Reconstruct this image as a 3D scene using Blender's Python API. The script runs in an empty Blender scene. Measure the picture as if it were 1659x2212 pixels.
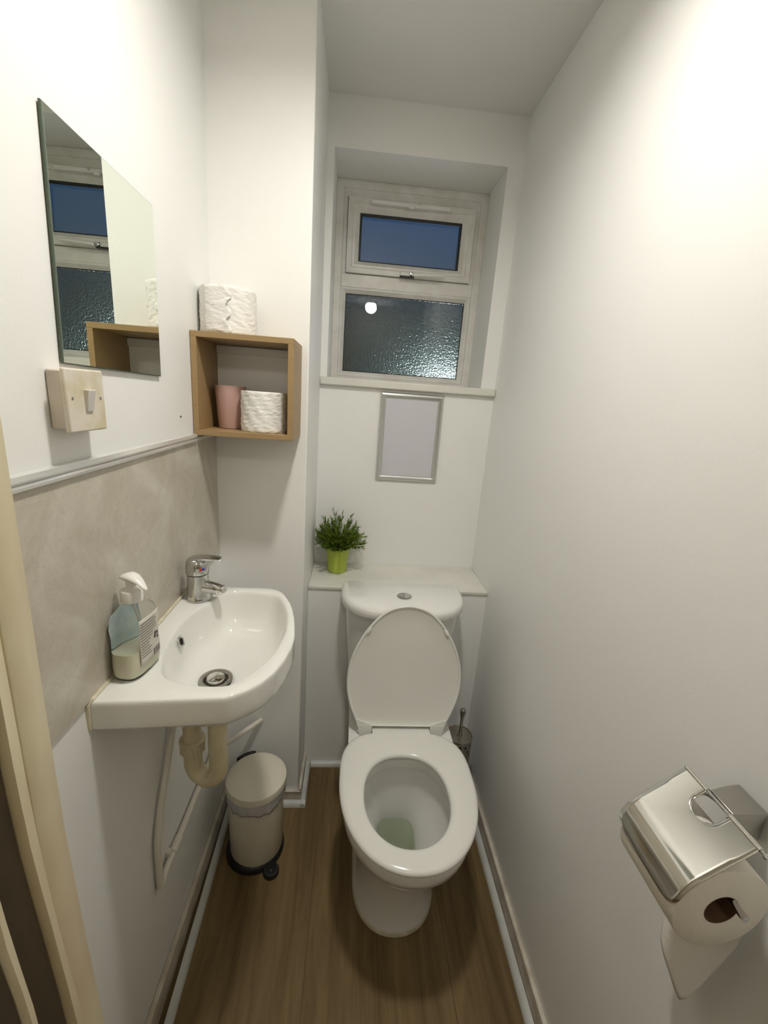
import bpy, bmesh, math, random
from mathutils import Vector, Matrix
random.seed(7)
PI = math.pi
sc = bpy.context.scene
COL = sc.collection

# ---------------------------------------------------------------- camera
RT = Vector((0.995594, -0.0617637, 0.0705537))
UP = Vector((-0.0521777, 0.2602646, 0.9641265))
FW = Vector((0.0779107, 0.9635599, -0.2558951))
cam_d = bpy.data.cameras.new('camera')
cam = bpy.data.objects.new('camera', cam_d); COL.objects.link(cam)
m = Matrix.Identity(4)
for i in range(3):
    m[i][0] = RT[i]; m[i][1] = UP[i]; m[i][2] = -FW[i]
m[0][3], m[1][3], m[2][3] = 0.40083, -0.04978, 1.46430
cam.matrix_world = m
cam_d.sensor_fit = 'HORIZONTAL'; cam_d.sensor_width = 36.0
cam_d.lens = 928.8845 / 1659 * 36
cam_d.clip_start = 0.01; cam_d.clip_end = 60
sc.camera = cam

# ---------------------------------------------------------------- world (dusk sky) and exposure
W = bpy.data.worlds.new('world'); sc.world = W; W.use_nodes = True
wn = W.node_tree; bgn = wn.nodes['Background']
tc = wn.nodes.new('ShaderNodeTexCoord'); sx = wn.nodes.new('ShaderNodeSeparateXYZ')
rp = wn.nodes.new('ShaderNodeValToRGB')
wn.links.new(tc.outputs['Generated'], sx.inputs[0]); wn.links.new(sx.outputs['Z'], rp.inputs[0])
rp.color_ramp.elements[0].position = 0.0; rp.color_ramp.elements[0].color = (.045, .070, .085, 1)
rp.color_ramp.elements[1].position = 0.5; rp.color_ramp.elements[1].color = (.040, .090, .215, 1)
wn.links.new(rp.outputs[0], bgn.inputs[0]); bgn.inputs[1].default_value = .8

vs = sc.view_settings
sc.display_settings.display_device = 'sRGB'
vs.view_transform = 'Standard'; vs.look = 'None'; vs.gamma = 1; vs.use_curve_mapping = False
vs.exposure = 0.02
BULB = Vector((0.47, 0.60, 2.374)); BULB_R = 0.060
BULB_STRENGTH = 315.0
BULB_COLOR = (1.0, 0.965, 0.90)
HALL_BULB = Vector((0.50, -0.97, 2.335)); HALL_R = 0.058; HALL_STRENGTH = 70.0
sc.cycles.caustics_reflective = False

# ---------------------------------------------------------------- room numbers
WX = 0.9267; H = 2.394; YP = 1.2294; PX = 0.2637; YB = 1.6312; YC = 1.3975; YW = 1.8362; ZL = 0.7916

# ---------------------------------------------------------------- materials
def nodes(m): return m.node_tree.nodes, m.node_tree.links
def mat(name, col, rough=.5, metal=0., spec=.5, bump=0., bscale=60., vary=0., vscale=4., vcol=None, coat=0., trans=0., ior=1.45, emit=None, estr=0., detail=4., stretch=None, sub=0.):
    m = bpy.data.materials.new(name); m.use_nodes = True
    N, L = nodes(m); b = N['Principled BSDF']
    b.inputs['Base Color'].default_value = (*col, 1); b.inputs['Roughness'].default_value = rough
    b.inputs['Metallic'].default_value = metal; b.inputs['Specular IOR Level'].default_value = spec
    b.inputs['Coat Weight'].default_value = coat; b.inputs['Coat Roughness'].default_value = .04
    b.inputs['Transmission Weight'].default_value = trans; b.inputs['IOR'].default_value = ior
    if sub: b.inputs['Subsurface Weight'].default_value = sub; b.inputs['Subsurface Scale'].default_value = .01
    if emit: b.inputs['Emission Color'].default_value = (*emit, 1); b.inputs['Emission Strength'].default_value = estr
    t = N.new('ShaderNodeTexCoord'); src = t.outputs['Object']
    if stretch:
        mp = N.new('ShaderNodeMapping'); mp.inputs['Scale'].default_value = stretch
        L.new(src, mp.inputs[0]); src = mp.outputs[0]
    if vary:
        n = N.new('ShaderNodeTexNoise'); n.inputs['Scale'].default_value = vscale; n.inputs['Detail'].default_value = detail
        L.new(src, n.inputs['Vector'])
        r = N.new('ShaderNodeValToRGB'); r.color_ramp.elements[0].position = .38; r.color_ramp.elements[1].position = .68
        c2 = vcol or tuple(c * (1 - vary) for c in col)
        r.color_ramp.elements[0].color = (*col, 1); r.color_ramp.elements[1].color = (*c2, 1)
        L.new(n.outputs['Fac'], r.inputs[0]); L.new(r.outputs[0], b.inputs['Base Color'])
    if bump:
        n = N.new('ShaderNodeTexNoise'); n.inputs['Scale'].default_value = bscale; n.inputs['Detail'].default_value = 3
        L.new(src, n.inputs['Vector'])
        bp = N.new('ShaderNodeBump'); bp.inputs['Strength'].default_value = bump; bp.inputs['Distance'].default_value = .003
        L.new(n.outputs['Fac'], bp.inputs['Height']); L.new(bp.outputs[0], b.inputs['Normal'])
    return m

def paint(name, col, rough=.42):
    """wall paint over uneven plaster: broad undulation plus fine roller stipple"""
    m = mat(name, col, rough, spec=.4)
    N, L = nodes(m); b = N['Principled BSDF']; t = N.new('ShaderNodeTexCoord')
    n1 = N.new('ShaderNodeTexNoise'); n1.inputs['Scale'].default_value = 7; n1.inputs['Detail'].default_value = 3
    n2 = N.new('ShaderNodeTexNoise'); n2.inputs['Scale'].default_value = 160; n2.inputs['Detail'].default_value = 2
    for n in (n1, n2): L.new(t.outputs['Object'], n.inputs['Vector'])
    b1 = N.new('ShaderNodeBump'); b1.inputs['Strength'].default_value = .35; b1.inputs['Distance'].default_value = .004
    b2 = N.new('ShaderNodeBump'); b2.inputs['Strength'].default_value = .22; b2.inputs['Distance'].default_value = .0008
    L.new(n1.outputs['Fac'], b1.inputs['Height']); L.new(n2.outputs['Fac'], b2.inputs['Height'])
    L.new(b1.outputs[0], b2.inputs['Normal']); L.new(b2.outputs[0], b.inputs['Normal'])
    return m

M_WALL = paint('white_wall_paint', (.89, .89, .865))
M_CEIL = paint('ceiling_paint', (.80, .795, .76), .7)
M_GLOSSW = mat('white_gloss_paint', (.78, .765, .70), .35, bump=.25, bscale=25, vary=.1, vscale=9)
M_BEAD = mat('white_plastic_bead', (.64, .65, .62), .35, vary=.15, vscale=14)
M_SKIRT = mat('worn_skirting_paint', (.70, .655, .56), .45, bump=.3, bscale=30, vary=.3, vscale=18, vcol=(.52, .45, .35))
M_JAMB = mat('aged_cream_gloss', (.74, .66, .45), .38, bump=.35, bscale=14, vary=.15, vscale=5, vcol=(.66, .54, .37))
M_JAMBD = mat('dark_brown_jamb', (.055, .036, .016), .6, vary=.3, vscale=8)  # dark brown for the rebate and architrave posts
M_UPVC = mat('window_plastic', (.80, .79, .745), .3, vary=.12, vscale=16, vcol=(.70, .68, .62))
M_GASKET = mat('black_rubber', (.012, .012, .013), .5)
M_CERAMIC = mat('white_ceramic', (.82, .815, .775), .08, spec=.55, coat=.4)
M_PLW = mat('white_plastic', (.80, .79, .745), .22, spec=.5)
M_SEAT = mat('toilet_seat_plastic', (.79, .785, .735), .16, spec=.55)
M_PIPEW = mat('yellowed_waste_plastic', (.66, .59, .40), .35, vary=.2, vscale=20, vcol=(.57, .49, .31))
M_PIPEP = mat('painted_pipe', (.74, .70, .61), .4, bump=.2, bscale=40)
M_CHROME = mat('chrome', (.60, .60, .59), .06, metal=1)
M_STEEL = mat('polished_steel', (.78, .77, .73), .09, metal=1)
M_BSTEEL = mat('brushed_steel', (.50, .48, .44), .32, metal=1, bump=.15, bscale=120)
M_DSTEEL = mat('brush_pot_steel', (.42, .39, .34), .25, metal=1)
M_BLACKP = mat('black_plastic', (.012, .012, .012), .35)
M_DARK = mat('dark_hole', (.015, .013, .01), .8)
M_TISSUE = mat('tissue_paper', (.86, .845, .80), .9, spec=.1, bump=.9, bscale=55, stretch=(1, 1, 2.2))
M_TISSUES = mat('smooth_tissue', (.85, .80, .70), .9, spec=.1, bump=.25, bscale=140)
M_CARD = mat('cardboard_core', (.13, .07, .035), .85)
M_PINK = mat('pink_glaze', (.50, .32, .28), .4)
M_POT = mat('lime_pot', (.42, .51, .07), .42)
M_SOIL = mat('potting_soil', (.02, .013, .008), .95, bump=1, bscale=200)
M_ALU = mat('silver_aluminium', (.62, .63, .61), .33, metal=.85)
M_PAPER = mat('lavender_white_sheet', (.66, .65, .70), .25)
M_BINB = mat('cream_metal_enamel', (.72, .68, .56), .3)
M_LINER = mat('bin_liner', (.78, .77, .78), .3, trans=.35, ior=1.2, bump=.8, bscale=60)
M_SEAL = mat('old_sealant', (.74, .69, .52), .45, bump=.6, bscale=60, vary=.3, vscale=30)
M_SW = mat('grubby_switch_plastic', (.74, .68, .59), .35, vary=.3, vscale=28, vcol=(.62, .55, .37))
M_RED = mat('red_mark', (.5, .03, .03), .3); M_BLUE = mat('blue_mark', (.03, .06, .5), .3)
M_BULB = mat('lit_bulb', (1, 1, 1), .5, emit=BULB_COLOR, estr=BULB_STRENGTH)
M_HBULB = mat('lit_hall_lamp', (1, 1, 1), .5, emit=BULB_COLOR, estr=HALL_STRENGTH)
M_OLAMP = mat('lit_outdoor_lamp', (1, 1, 1), .5, emit=(.86, .88, 1.0), estr=75)
M_MIRROR = mat('mirror_silver', (.83, .87, .80), .0, metal=1)
M_MEDGE = mat('mirror_edge_glass', (.10, .13, .10), .45, spec=.2)
M_WATER = mat('toilet_water', (.50, .58, .42), .0, trans=1, ior=1.33)
M_GARDENW = mat('outside_render', (.12, .165, .14), .9, vary=.3, vscale=1.5)
M_SLATS = mat('brown_slat_wood', (.14, .11, .04), .8, vary=.4, vscale=3)
M_LABELB = mat('blue_label_film', (.50, .64, .68), .35, vary=.35, vscale=38, vcol=(.70, .78, .77))
M_LABELW = mat('pale_back_label', (.60, .57, .50), .4)
M_PRINT = mat('dark_label_print', (.06, .055, .05), .5)
M_SOAP = mat('milky_soap', (.80, .76, .60), .35, sub=.2)
M_CLEARP = mat('clear_bottle_plastic', (.93, .97, .96), .04, trans=1, ior=1.12)

def oak():
    m = mat('light_oak_veneer', (.42, .27, .11), .45)
    N, L = nodes(m); b = N['Principled BSDF']; t = N.new('ShaderNodeTexCoord')
    mp = N.new('ShaderNodeMapping'); mp.inputs['Scale'].default_value = (5, 60, 60)
    n = N.new('ShaderNodeTexNoise'); n.inputs['Scale'].default_value = 3; n.inputs['Detail'].default_value = 5
    r = N.new('ShaderNodeValToRGB'); r.color_ramp.elements[0].color = (.30, .195, .085, 1); r.color_ramp.elements[1].color = (.40, .275, .135, 1)
    L.new(t.outputs['Object'], mp.inputs[0]); L.new(mp.outputs[0], n.inputs['Vector']); L.new(n.outputs['Fac'], r.inputs[0]); L.new(r.outputs[0], b.inputs['Base Color'])
    return m
M_OAK = oak()

def floor_mat():
    m = mat('oak_laminate', (.3, .2, .1), .42, spec=.35)
    N, L = nodes(m); b = N['Principled BSDF']; t = N.new('ShaderNodeTexCoord')
    mp = N.new('ShaderNodeMapping'); mp.inputs['Rotation'].default_value = (0, 0, PI / 2); mp.inputs['Location'].default_value = (.12, .04, 0)
    L.new(t.outputs['Object'], mp.inputs[0])
    br = N.new('ShaderNodeTexBrick'); br.inputs['Scale'].default_value = 1; br.inputs['Brick Width'].default_value = 1.22
    br.inputs['Row Height'].default_value = .192; br.inputs['Mortar Size'].default_value = .0010; br.inputs['Mortar Smooth'].default_value = .3
    br.inputs['Color1'].default_value = (0, 0, 0, 1); br.inputs['Color2'].default_value = (1, 1, 1, 1); br.offset = .37
    L.new(mp.outputs[0], br.inputs['Vector'])
    ms = N.new('ShaderNodeMapping'); ms.inputs['Scale'].default_value = (26, 2.2, 1); L.new(t.outputs['Object'], ms.inputs[0])
    add = N.new('ShaderNodeVectorMath'); add.operation = 'ADD'
    L.new(ms.outputs[0], add.inputs[0])
    sc3 = N.new('ShaderNodeVectorMath'); sc3.operation = 'SCALE'; sc3.inputs['Scale'].default_value = 7
    L.new(br.outputs['Color'], sc3.inputs[0]); L.new(sc3.outputs[0], add.inputs[1])
    n = N.new('ShaderNodeTexNoise'); n.inputs['Scale'].default_value = 1.6; n.inputs['Detail'].default_value = 7; n.inputs['Roughness'].default_value = .62; n.inputs['Distortion'].default_value = .5
    L.new(add.outputs[0], n.inputs['Vector'])
    ml = N.new('ShaderNodeMapping'); ml.inputs['Scale'].default_value = (9, 1.3, 1); L.new(t.outputs['Object'], ml.inputs[0])
    n2 = N.new('ShaderNodeTexNoise'); n2.inputs['Scale'].default_value = 1; n2.inputs['Detail'].default_value = 2; L.new(ml.outputs[0], n2.inputs['Vector'])
    mixn = N.new('ShaderNodeMix'); mixn.data_type = 'FLOAT'; mixn.inputs[0].default_value = .45
    L.new(n.outputs['Fac'], mixn.inputs[2]); L.new(n2.outputs['Fac'], mixn.inputs[3])
    r = N.new('ShaderNodeValToRGB'); e = r.color_ramp.elements
    e[0].position = .36; e[0].color = (.10, .063, .022, 1); e[1].position = .66; e[1].color = (.23, .158, .070, 1)
    L.new(mixn.outputs[0], r.inputs[0])
    mx = N.new('ShaderNodeMix'); mx.data_type = 'RGBA'; mx.blend_type = 'MIX'
    L.new(br.outputs['Fac'], mx.inputs[0]); L.new(r.outputs[0], mx.inputs[6]); mx.inputs[7].default_value = (.08, .05, .02, 1)
    L.new(mx.outputs[2], b.inputs['Base Color'])
    bp = N.new('ShaderNodeBump'); bp.inputs['Strength'].default_value = .15; bp.inputs['Distance'].default_value = .001
    L.new(n.outputs['Fac'], bp.inputs['Height']); L.new(bp.outputs[0], b.inputs['Normal'])
    return m
M_FLOOR = floor_mat()

def marble_panel():
    m = mat('beige_stone_laminate', (.6, .5, .4), .3)
    N, L = nodes(m); b = N['Principled BSDF']; t = N.new('ShaderNodeTexCoord')
    n = N.new('ShaderNodeTexNoise'); n.inputs['Scale'].default_value = 7; n.inputs['Detail'].default_value = 9; n.inputs['Roughness'].default_value = .65; n.inputs['Distortion'].default_value = .8
    L.new(t.outputs['Object'], n.inputs['Vector'])
    r = N.new('ShaderNodeValToRGB'); e = r.color_ramp.elements
    e[0].position = .34; e[0].color = (.47, .425, .34, 1); e[1].position = .66; e[1].color = (.64, .60, .52, 1)
    v = N.new('ShaderNodeTexNoise'); v.inputs['Scale'].default_value = 11; v.inputs['Detail'].default_value = 8; v.inputs['Roughness'].default_value = .7; v.inputs['Distortion'].default_value = 2.2
    L.new(t.outputs['Object'], v.inputs['Vector'])
    r2 = N.new('ShaderNodeValToRGB'); q = r2.color_ramp.elements
    q[0].position = .485; q[0].color = (0, 0, 0, 1); q[1].position = .50; q[1].color = (1, 1, 1, 1); x = q.new(.515); x.color = (0, 0, 0, 1)
    L.new(v.outputs['Fac'], r2.inputs[0])
    mx = N.new('ShaderNodeMix'); mx.data_type = 'RGBA'
    ml = N.new('ShaderNodeMath'); ml.operation = 'MULTIPLY'; ml.inputs[1].default_value = .30; L.new(r2.outputs[0], ml.inputs[0])
    L.new(ml.outputs[0], mx.inputs[0]); L.new(n.outputs['Fac'], r.inputs[0]); L.new(r.outputs[0], mx.inputs[6]); mx.inputs[7].default_value = (.33, .27, .2, 1)
    L.new(mx.outputs[2], b.inputs['Base Color'])
    return m
M_PANEL = marble_panel()

def glass_mat(name, col, rough, bump, scale):
    m = mat(name, col, rough, trans=1, ior=1.5)
    if bump:
        N, L = nodes(m); b = N['Principled BSDF']; t = N.new('ShaderNodeTexCoord')
        v = N.new('ShaderNodeTexNoise'); v.inputs['Scale'].default_value = scale; v.inputs['Detail'].default_value = 2
        L.new(t.outputs['Object'], v.inputs['Vector'])
        bp = N.new('ShaderNodeBump'); bp.inputs['Strength'].default_value = bump; bp.inputs['Distance'].default_value = .004
        L.new(v.outputs['Fac'], bp.inputs['Height']); L.new(bp.outputs[0], b.inputs['Normal'])
    return m
M_GSM = glass_mat('pane_inner_face', (.96, .98, .96), .0, 0, 1)
M_GOB = glass_mat('pane_obscured_face', (.90, .95, .92), .0, 1.0, 140)
M_GCL = glass_mat('upper_pane_outer_face', (.94, .97, .96), .16, .10, 200)

def leafmat():
    m = mat('needle_leaves', (.05, .12, .01), .45)
    N, L = nodes(m); b = N['Principled BSDF']; t = N.new('ShaderNodeTexCoord')
    n = N.new('ShaderNodeTexNoise'); n.inputs['Scale'].default_value = 60
    L.new(t.outputs['Object'], n.inputs['Vector'])
    r = N.new('ShaderNodeValToRGB'); e = r.color_ramp.elements
    e[0].position = .35; e[0].color = (.030, .065, .006, 1); e[1].position = .65; e[1].color = (.17, .25, .015, 1)
    L.new(n.outputs['Fac'], r.inputs[0]); L.new(r.outputs[0], b.inputs['Base Color'])
    return m
M_LEAF = leafmat()

# ---------------------------------------------------------------- mesh helpers
class MB:
    def __init__(s): s.v = []; s.f = []; s.mi = []
    def add(s, vs, fs, mi=0):
        o = len(s.v); s.v += [tuple(p) for p in vs]; s.f += [tuple(o + i for i in f) for f in fs]; s.mi += [mi] * len(fs)
    def box(s, x0, x1, y0, y1, z0, z1, mi=0):
        v = [(x, y, z) for z in (z0, z1) for y in (y0, y1) for x in (x0, x1)]
        s.add(v, [(0, 2, 3, 1), (4, 5, 7, 6), (0, 1, 5, 4), (2, 6, 7, 3), (0, 4, 6, 2), (1, 3, 7, 5)], mi)
    def loft(s, rings, cap0=True, cap1=True, closed=True, mi=0):
        n = len(rings[0]); v = [p for r in rings for p in r]; f = []
        for i in range(len(rings) - 1):
            for j in range(n if closed else n - 1):
                a = i * n + j; b = i * n + (j + 1) % n
                f.append((a, b, b + n, a + n))
        if cap0: f.append(tuple(reversed(range(n))))
        if cap1: f.append(tuple((len(rings) - 1) * n + j for j in range(n)))
        s.add(v, f, mi)
    def lathe(s, prof, c, axis='z', n=40, mi=0, cap0=False, cap1=False, d=None):
        """prof: (radius, height along axis)"""
        if d is None: d = {'x': Vector((1, 0, 0)), 'y': Vector((0, 1, 0)), 'z': Vector((0, 0, 1))}[axis]
        d = Vector(d).normalized(); a = d.orthogonal().normalized() if abs(d.z) < .99 else Vector((1, 0, 0)); b = d.cross(a)
        c = Vector(c); rings = []
        for r, h in prof:
            rings.append([c + d * h + a * (r * math.cos(2 * PI * k / n)) + b * (r * math.sin(2 * PI * k / n)) for k in range(n)])
        s.loft(rings, cap0, cap1, mi=mi)
    def tube(s, pts, r, n=16, mi=0, cap=True):
        pts = [Vector(p) for p in pts]; rs = r if isinstance(r, (list, tuple)) else [r] * len(pts)
        rings = []; up = None
        for i, p in enumerate(pts):
            t = (pts[min(i + 1, len(pts) - 1)] - pts[max(i - 1, 0)]).normalized()
            if up is None: up = t.orthogonal().normalized()
            up = (up - t * up.dot(t)).normalized(); w = t.cross(up)
            rings.append([p + up * (rs[i] * math.cos(2 * PI * k / n)) + w * (rs[i] * math.sin(2 * PI * k / n)) for k in range(n)])
        s.loft(rings, cap, cap, mi=mi)
    def build(s, name, mats, parent=None, ang=38, bevel=0, seg=2, solid=0, smooth=True, **tags):
        me = bpy.data.meshes.new(name); me.from_pydata(s.v, [], s.f)
        if not isinstance(mats, (list, tuple)): mats = [mats]
        for m_ in mats: me.materials.append(m_)
        me.polygons.foreach_set('material_index', s.mi)
        bm = bmesh.new(); bm.from_mesh(me); bmesh.ops.remove_doubles(bm, verts=bm.verts, dist=1e-6)
        bmesh.ops.recalc_face_normals(bm, faces=bm.faces); bm.to_mesh(me); bm.free()
        if smooth:
            me.polygons.foreach_set('use_smooth', [True] * len(me.polygons)); me.set_sharp_from_angle(angle=math.radians(ang))
        o = bpy.data.objects.new(name, me); COL.objects.link(o)
        if parent:
            o.parent = parent; o.matrix_parent_inverse = Matrix.Translation(-abs_loc(parent))
        if bevel:
            b = o.modifiers.new('bevel', 'BEVEL'); b.width = bevel; b.segments = seg; b.limit_method = 'ANGLE'; b.angle_limit = math.radians(40); b.harden_normals = False
        if solid:
            q = o.modifiers.new('solid', 'SOLIDIFY'); q.thickness = solid; q.offset = 0
        for k, v_ in tags.items(): o[k] = v_
        return o
def abs_loc(o):
    l = Vector(o.location)
    return l
def thing(name, loc, label, cat, group=None):
    o = bpy.data.objects.new(name, None); COL.objects.link(o); o.location = loc; o.empty_display_size = .03
    o['label'] = label; o['category'] = cat
    if group: o['group'] = group
    return o
def struct(o, label=None):
    o['kind'] = 'structure'
    if label: o['label'] = label
    return o
def arc(c, r, a0, a1, n, plane='xz', fixed=0):
    out = []
    for i in range(n + 1):
        a = a0 + (a1 - a0) * i / n
        p = r * math.cos(a), r * math.sin(a)
        out.append((c[0] + p[0], fixed, c[1] + p[1]) if plane == 'xz' else ((fixed, c[0] + p[0], c[1] + p[1]) if plane == 'yz' else (c[0] + p[0], c[1] + p[1], fixed)))
    return out
def quarter(p, q, r, wall_dir):
    """quadrant bead swept from p to q on the floor; wall_dir = unit vector pointing to the wall side"""
    p = Vector(p); q = Vector(q); w = Vector(wall_dir); rings = []
    prof = [(0, 0)] + [(r * math.sin(a), r * math.cos(a)) for a in [i * PI / 2 / 6 for i in range(7)]]
    for c in (p, q): rings.append([c - w * a + Vector((0, 0, b)) for a, b in prof])
    return rings
def rect_ring(mb, x0, x1, z0, z1, prof, mi=0):
    """prof: (inset from the outer rectangle, y) swept round a rectangle, mitred"""
    rings = []
    for ins, y in prof:
        rings.append([(x0 + ins, y, z0 + ins), (x1 - ins, y, z0 + ins), (x1 - ins, y, z1 - ins), (x0 + ins, y, z1 - ins)])
    rings.append(rings[0]); mb.loft(rings, False, False, mi=mi)

# ================================================================ THE ROOM
b = MB(); b.box(-.5, 1.4, -1.5, 2.0, -.05, 0); struct(b.build('floor', M_FLOOR))
b = MB(); b.box(-.5, 1.4, -1.5, 2.0, H, H + .05); struct(b.build('ceiling', M_CEIL))
b = MB(); b.box(-.1, 0, .24, 2.0, 0, H); struct(b.build('wall_left', M_WALL))
b = MB(); b.box(WX, WX + .1, .14, 2.0, 0, H); struct(b.build('wall_right', M_WALL))
b = MB()
RX0, RX1, RZ0, RZ1 = .2881, .8719, 1.5247, 2.2476
b.box(PX - .05, RX0, YB, 1.93, 0, H); b.box(RX1, WX, YB, 1.93, 0, H)
b.box(RX0, RX1, YB, 1.93, 0, 1.497); b.box(RX0, RX1, YB, 1.93, RZ1, H)
struct(b.build('wall_back', M_WALL, smooth=False))
b = MB(); b.box(-.02, PX, YP, 1.93, -.01, H + .01)
struct(b.build('wall_pillar', M_WALL, bevel=.003))
b = MB(); b.box(PX, WX, YC, YB, 0, ZL - .012); struct(b.build('wall_boxing', M_WALL, bevel=.0015))
b = MB()   # front wall with the doorway we look through, and the hall behind the camera
b.box(-.5, .06, .14, .24, 0, H); b.box(.905, 1.4, .10, .20, 0, H); b.box(.06, .905, .10, .20, 2.32, H)
struct(b.build('wall_front', M_WALL, smooth=False))
b = MB(); b.box(-.5, -.4, -1.5, .2, 0, H); b.box(1.3, 1.4, -1.5, .2, 0, H); b.box(-.5, 1.4, -1.5, -1.4, 0, H)
struct(b.build('wall_hall', mat('hall_paint', (.62, .57, .47), .7)))

# door frame at the left edge (old timber, bowed towards the floor)
TA = [(.0, .137), (.658, .1202), (.828, .1129), (.984, .108), (1.104, .1072), (2.27, .1075)]
TB = [(.0, .140), (.739, .1273), (.835, .1205), (.950, .1135), (1.06, .1100), (1.257, .1090), (2.27, .1090)]
TC = [(.0, .152), (.802, .1363), (.944, .1276), (1.018, .1222), (1.116, .1195), (2.27, .1190)]
TD = [(.0, .168), (.918, .1554), (.997, .1491), (1.072, .1441), (2.27, .140)]
TE = [(.0, .176), (.960, .1642), (1.007, .1596), (1.048, .1555), (2.27, .150)]
def tabx(T_, z):
    for i in range(len(T_) - 1):
        if T_[i][0] <= z <= T_[i + 1][0]:
            t = (z - T_[i][0]) / (T_[i + 1][0] - T_[i][0]); return T_[i][1] * (1 - t) + T_[i + 1][1] * t
    return T_[-1][1]
def post(name, ya, Ta, yb, Tb, mat_, parent=None, d=0., r=.0012):
    mb = MB(); rings = []
    for i in range(47):
        z = 2.27 * i / 46; xa, xb = tabx(Ta, z) + d, tabx(Tb, z) + d
        rings.append([(.0, ya, z), (xa - r, ya, z), (xa, ya + r, z), (xb, yb - r, z), (xb - r, yb, z), (.0, yb, z)])
    mb.loft(rings)
    return mb.build(name, mat_, parent, ang=50)
door = struct(post('door_1', .3005, TA, .336, TA, M_JAMB), None)
post('door_stop', .270, TC, .300, TB, M_JAMB, door, r=.004)
post('door_rebate', .2160, TC, .2695, TC, M_JAMBD, door, d=-.006)
post('door_lining', .195, TE, .2155, TD, M_JAMB, door, r=.003)
post('door_architrave', .150, TE, .1945, TE, M_JAMBD, door, d=-.004)
mb = MB(); mb.box(.108, .1145, .222, .264, 1.115, 1.215); mb.build('strike_plate', M_BLACKP, door, bevel=.001)

# skirtings and floor beads
b = MB(); b.box(0, .013, .34, YP, 0, .07); struct(b.build('baseboard_left', M_SKIRT, bevel=.003))
b = MB(); b.box(WX - .012, WX, .20, YC, 0, .07); struct(b.build('baseboard_right', M_SKIRT, bevel=.003))
b = MB(); b.box(.013, PX + .010, YP - .010, YP, 0, .055); b.box(PX, PX + .010, YP - .010, YC, 0, .055)
struct(b.build('baseboard_pillar', M_SKIRT, bevel=.003))
b = MB(); b.loft(quarter((.017, 1.205, 0), (.036, .34, 0), .018, (-1, 0, 0))); struct(b.build('trim_1', M_BEAD))
b = MB(); b.loft(quarter((WX - .014, 1.385, 0), (WX - .014, .20, 0), .018, (1, 0, 0))); struct(b.build('trim_2', M_BEAD))
b = MB(); b.loft(quarter((.036, YP - .011, 0), (PX + .028, YP - .011, 0), .018, (0, 1, 0)))
b.loft(quarter((PX + .011, YP - .029, 0), (PX + .011, YC - .002, 0), .018, (-1, 0, 0)))
struct(b.build('trim_3', M_BEAD))
b = MB(); b.loft(quarter((PX + .030, YC - .001, 0), (.91, YC - .001, 0), .018, (0, 1, 0))); struct(b.build('trim_4', M_BEAD))
# sill board
b = MB(); b.box(.2640, .9255, 1.612, YB + .001, 1.497, 1.5247); b.box(RX0, RX1, YB, 1.85, 1.497, 1.5250)
struct(b.build('trim_5', M_GLOSSW, bevel=.004))
# corner filler line where left wall meets pillar
# ================================================================ WINDOW
wf = MB()
FY = YW
rect_ring(wf, RX0, RX1, 1.5247, RZ1, [(0, FY), (.026, FY), (.030, FY + .004), (.030, FY + .06), (0, FY + .06)])
# transom across the frame
wf.box(RX0 + .029, RX1 - .029, FY - .001, FY + .06, 1.8800, 1.9275)
for a_ in ((RX0 + .029, .3322), (.8255, RX1 - .029)): wf.box(a_[0], a_[1], FY + .0005, FY + .06, 1.9275, 2.1885)
wf.box(RX0 + .029, RX1 - .029, FY + .0005, FY + .06, 2.1885, RZ1 - .029)
win = struct(wf.build('window_1', M_UPVC, bevel=.0015))
s = MB()
rect_ring(s, .3341, .8236, 1.9290, 2.1870, [(0, 1.822), (.018, 1.820), (.022, 1.826), (.030, 1.826), (.0455, 1.842), (.0455, 1.868), (0, 1.868)])
sash = s.build('top_sash', M_UPVC, win, bevel=.001)
g = MB(); rect_ring(g, .3760, .7800, 1.9665, 2.1430, [(0, 1.8425), (.012, 1.8425), (.012, 1.846), (0, 1.846)]); g.build('gasket', M_GASKET, sash)
g = MB()
def pane(mb, x0, x1, z0, z1, y0, y1, lean=0.):
    v = [(x, y + (lean if z == z1 else 0), z) for z in (z0, z1) for y in (y0, y1) for x in (x0, x1)]
    mb.add(v, [(0, 1, 5, 4)], 0); mb.add(v, [(2, 6, 7, 3), (0, 2, 3, 1), (4, 5, 7, 6), (0, 4, 6, 2), (1, 3, 7, 5)], 1)
pane(g, .381, .775, 1.971, 2.138, 1.8475, 1.8535, lean=.0075); g.build('upper_pane', [M_GSM, M_GCL], sash, smooth=False)
s = MB()
rect_ring(s, .3150, .8420, 1.5400, 1.8800, [(0, 1.8355), (.004, 1.8335), (.008, 1.8335), (.0215, 1.848), (.0215, 1.87), (0, 1.87)])
lower = s.build('glazing_bead', M_UPVC, win, bevel=.001)
g = MB(); rect_ring(g, .3340, .8230, 1.5590, 1.8610, [(0, 1.8485), (.0055, 1.8485), (.0055, 1.852), (0, 1.852)]); g.build('gasket', M_GASKET, win)
g = MB(); pane(g, .335, .822, 1.560, 1.860, 1.8525, 1.8585); g.build('lower_pane', [M_GSM, M_GOB], win, smooth=False)
# trickle vent
v = MB(); v.box(.4192, .7205, 1.802, 1.8205, 2.1635, 2.1775)
vent = v.build('trickle_vent', M_PLW, win, bevel=.003, seg=3)
v = MB(); v.box(.560, .582, 1.796, 1.803, 2.1555, 2.1670); v.build('vent_slider', M_PLW, vent, bevel=.001)
v = MB(); v.lathe([(.0, .004), (.004, .003), (.005, 0)], (.600, 1.803, 2.174), d=(0, -1, 0), n=16); v.build('vent_screw', M_BSTEEL, vent)
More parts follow.
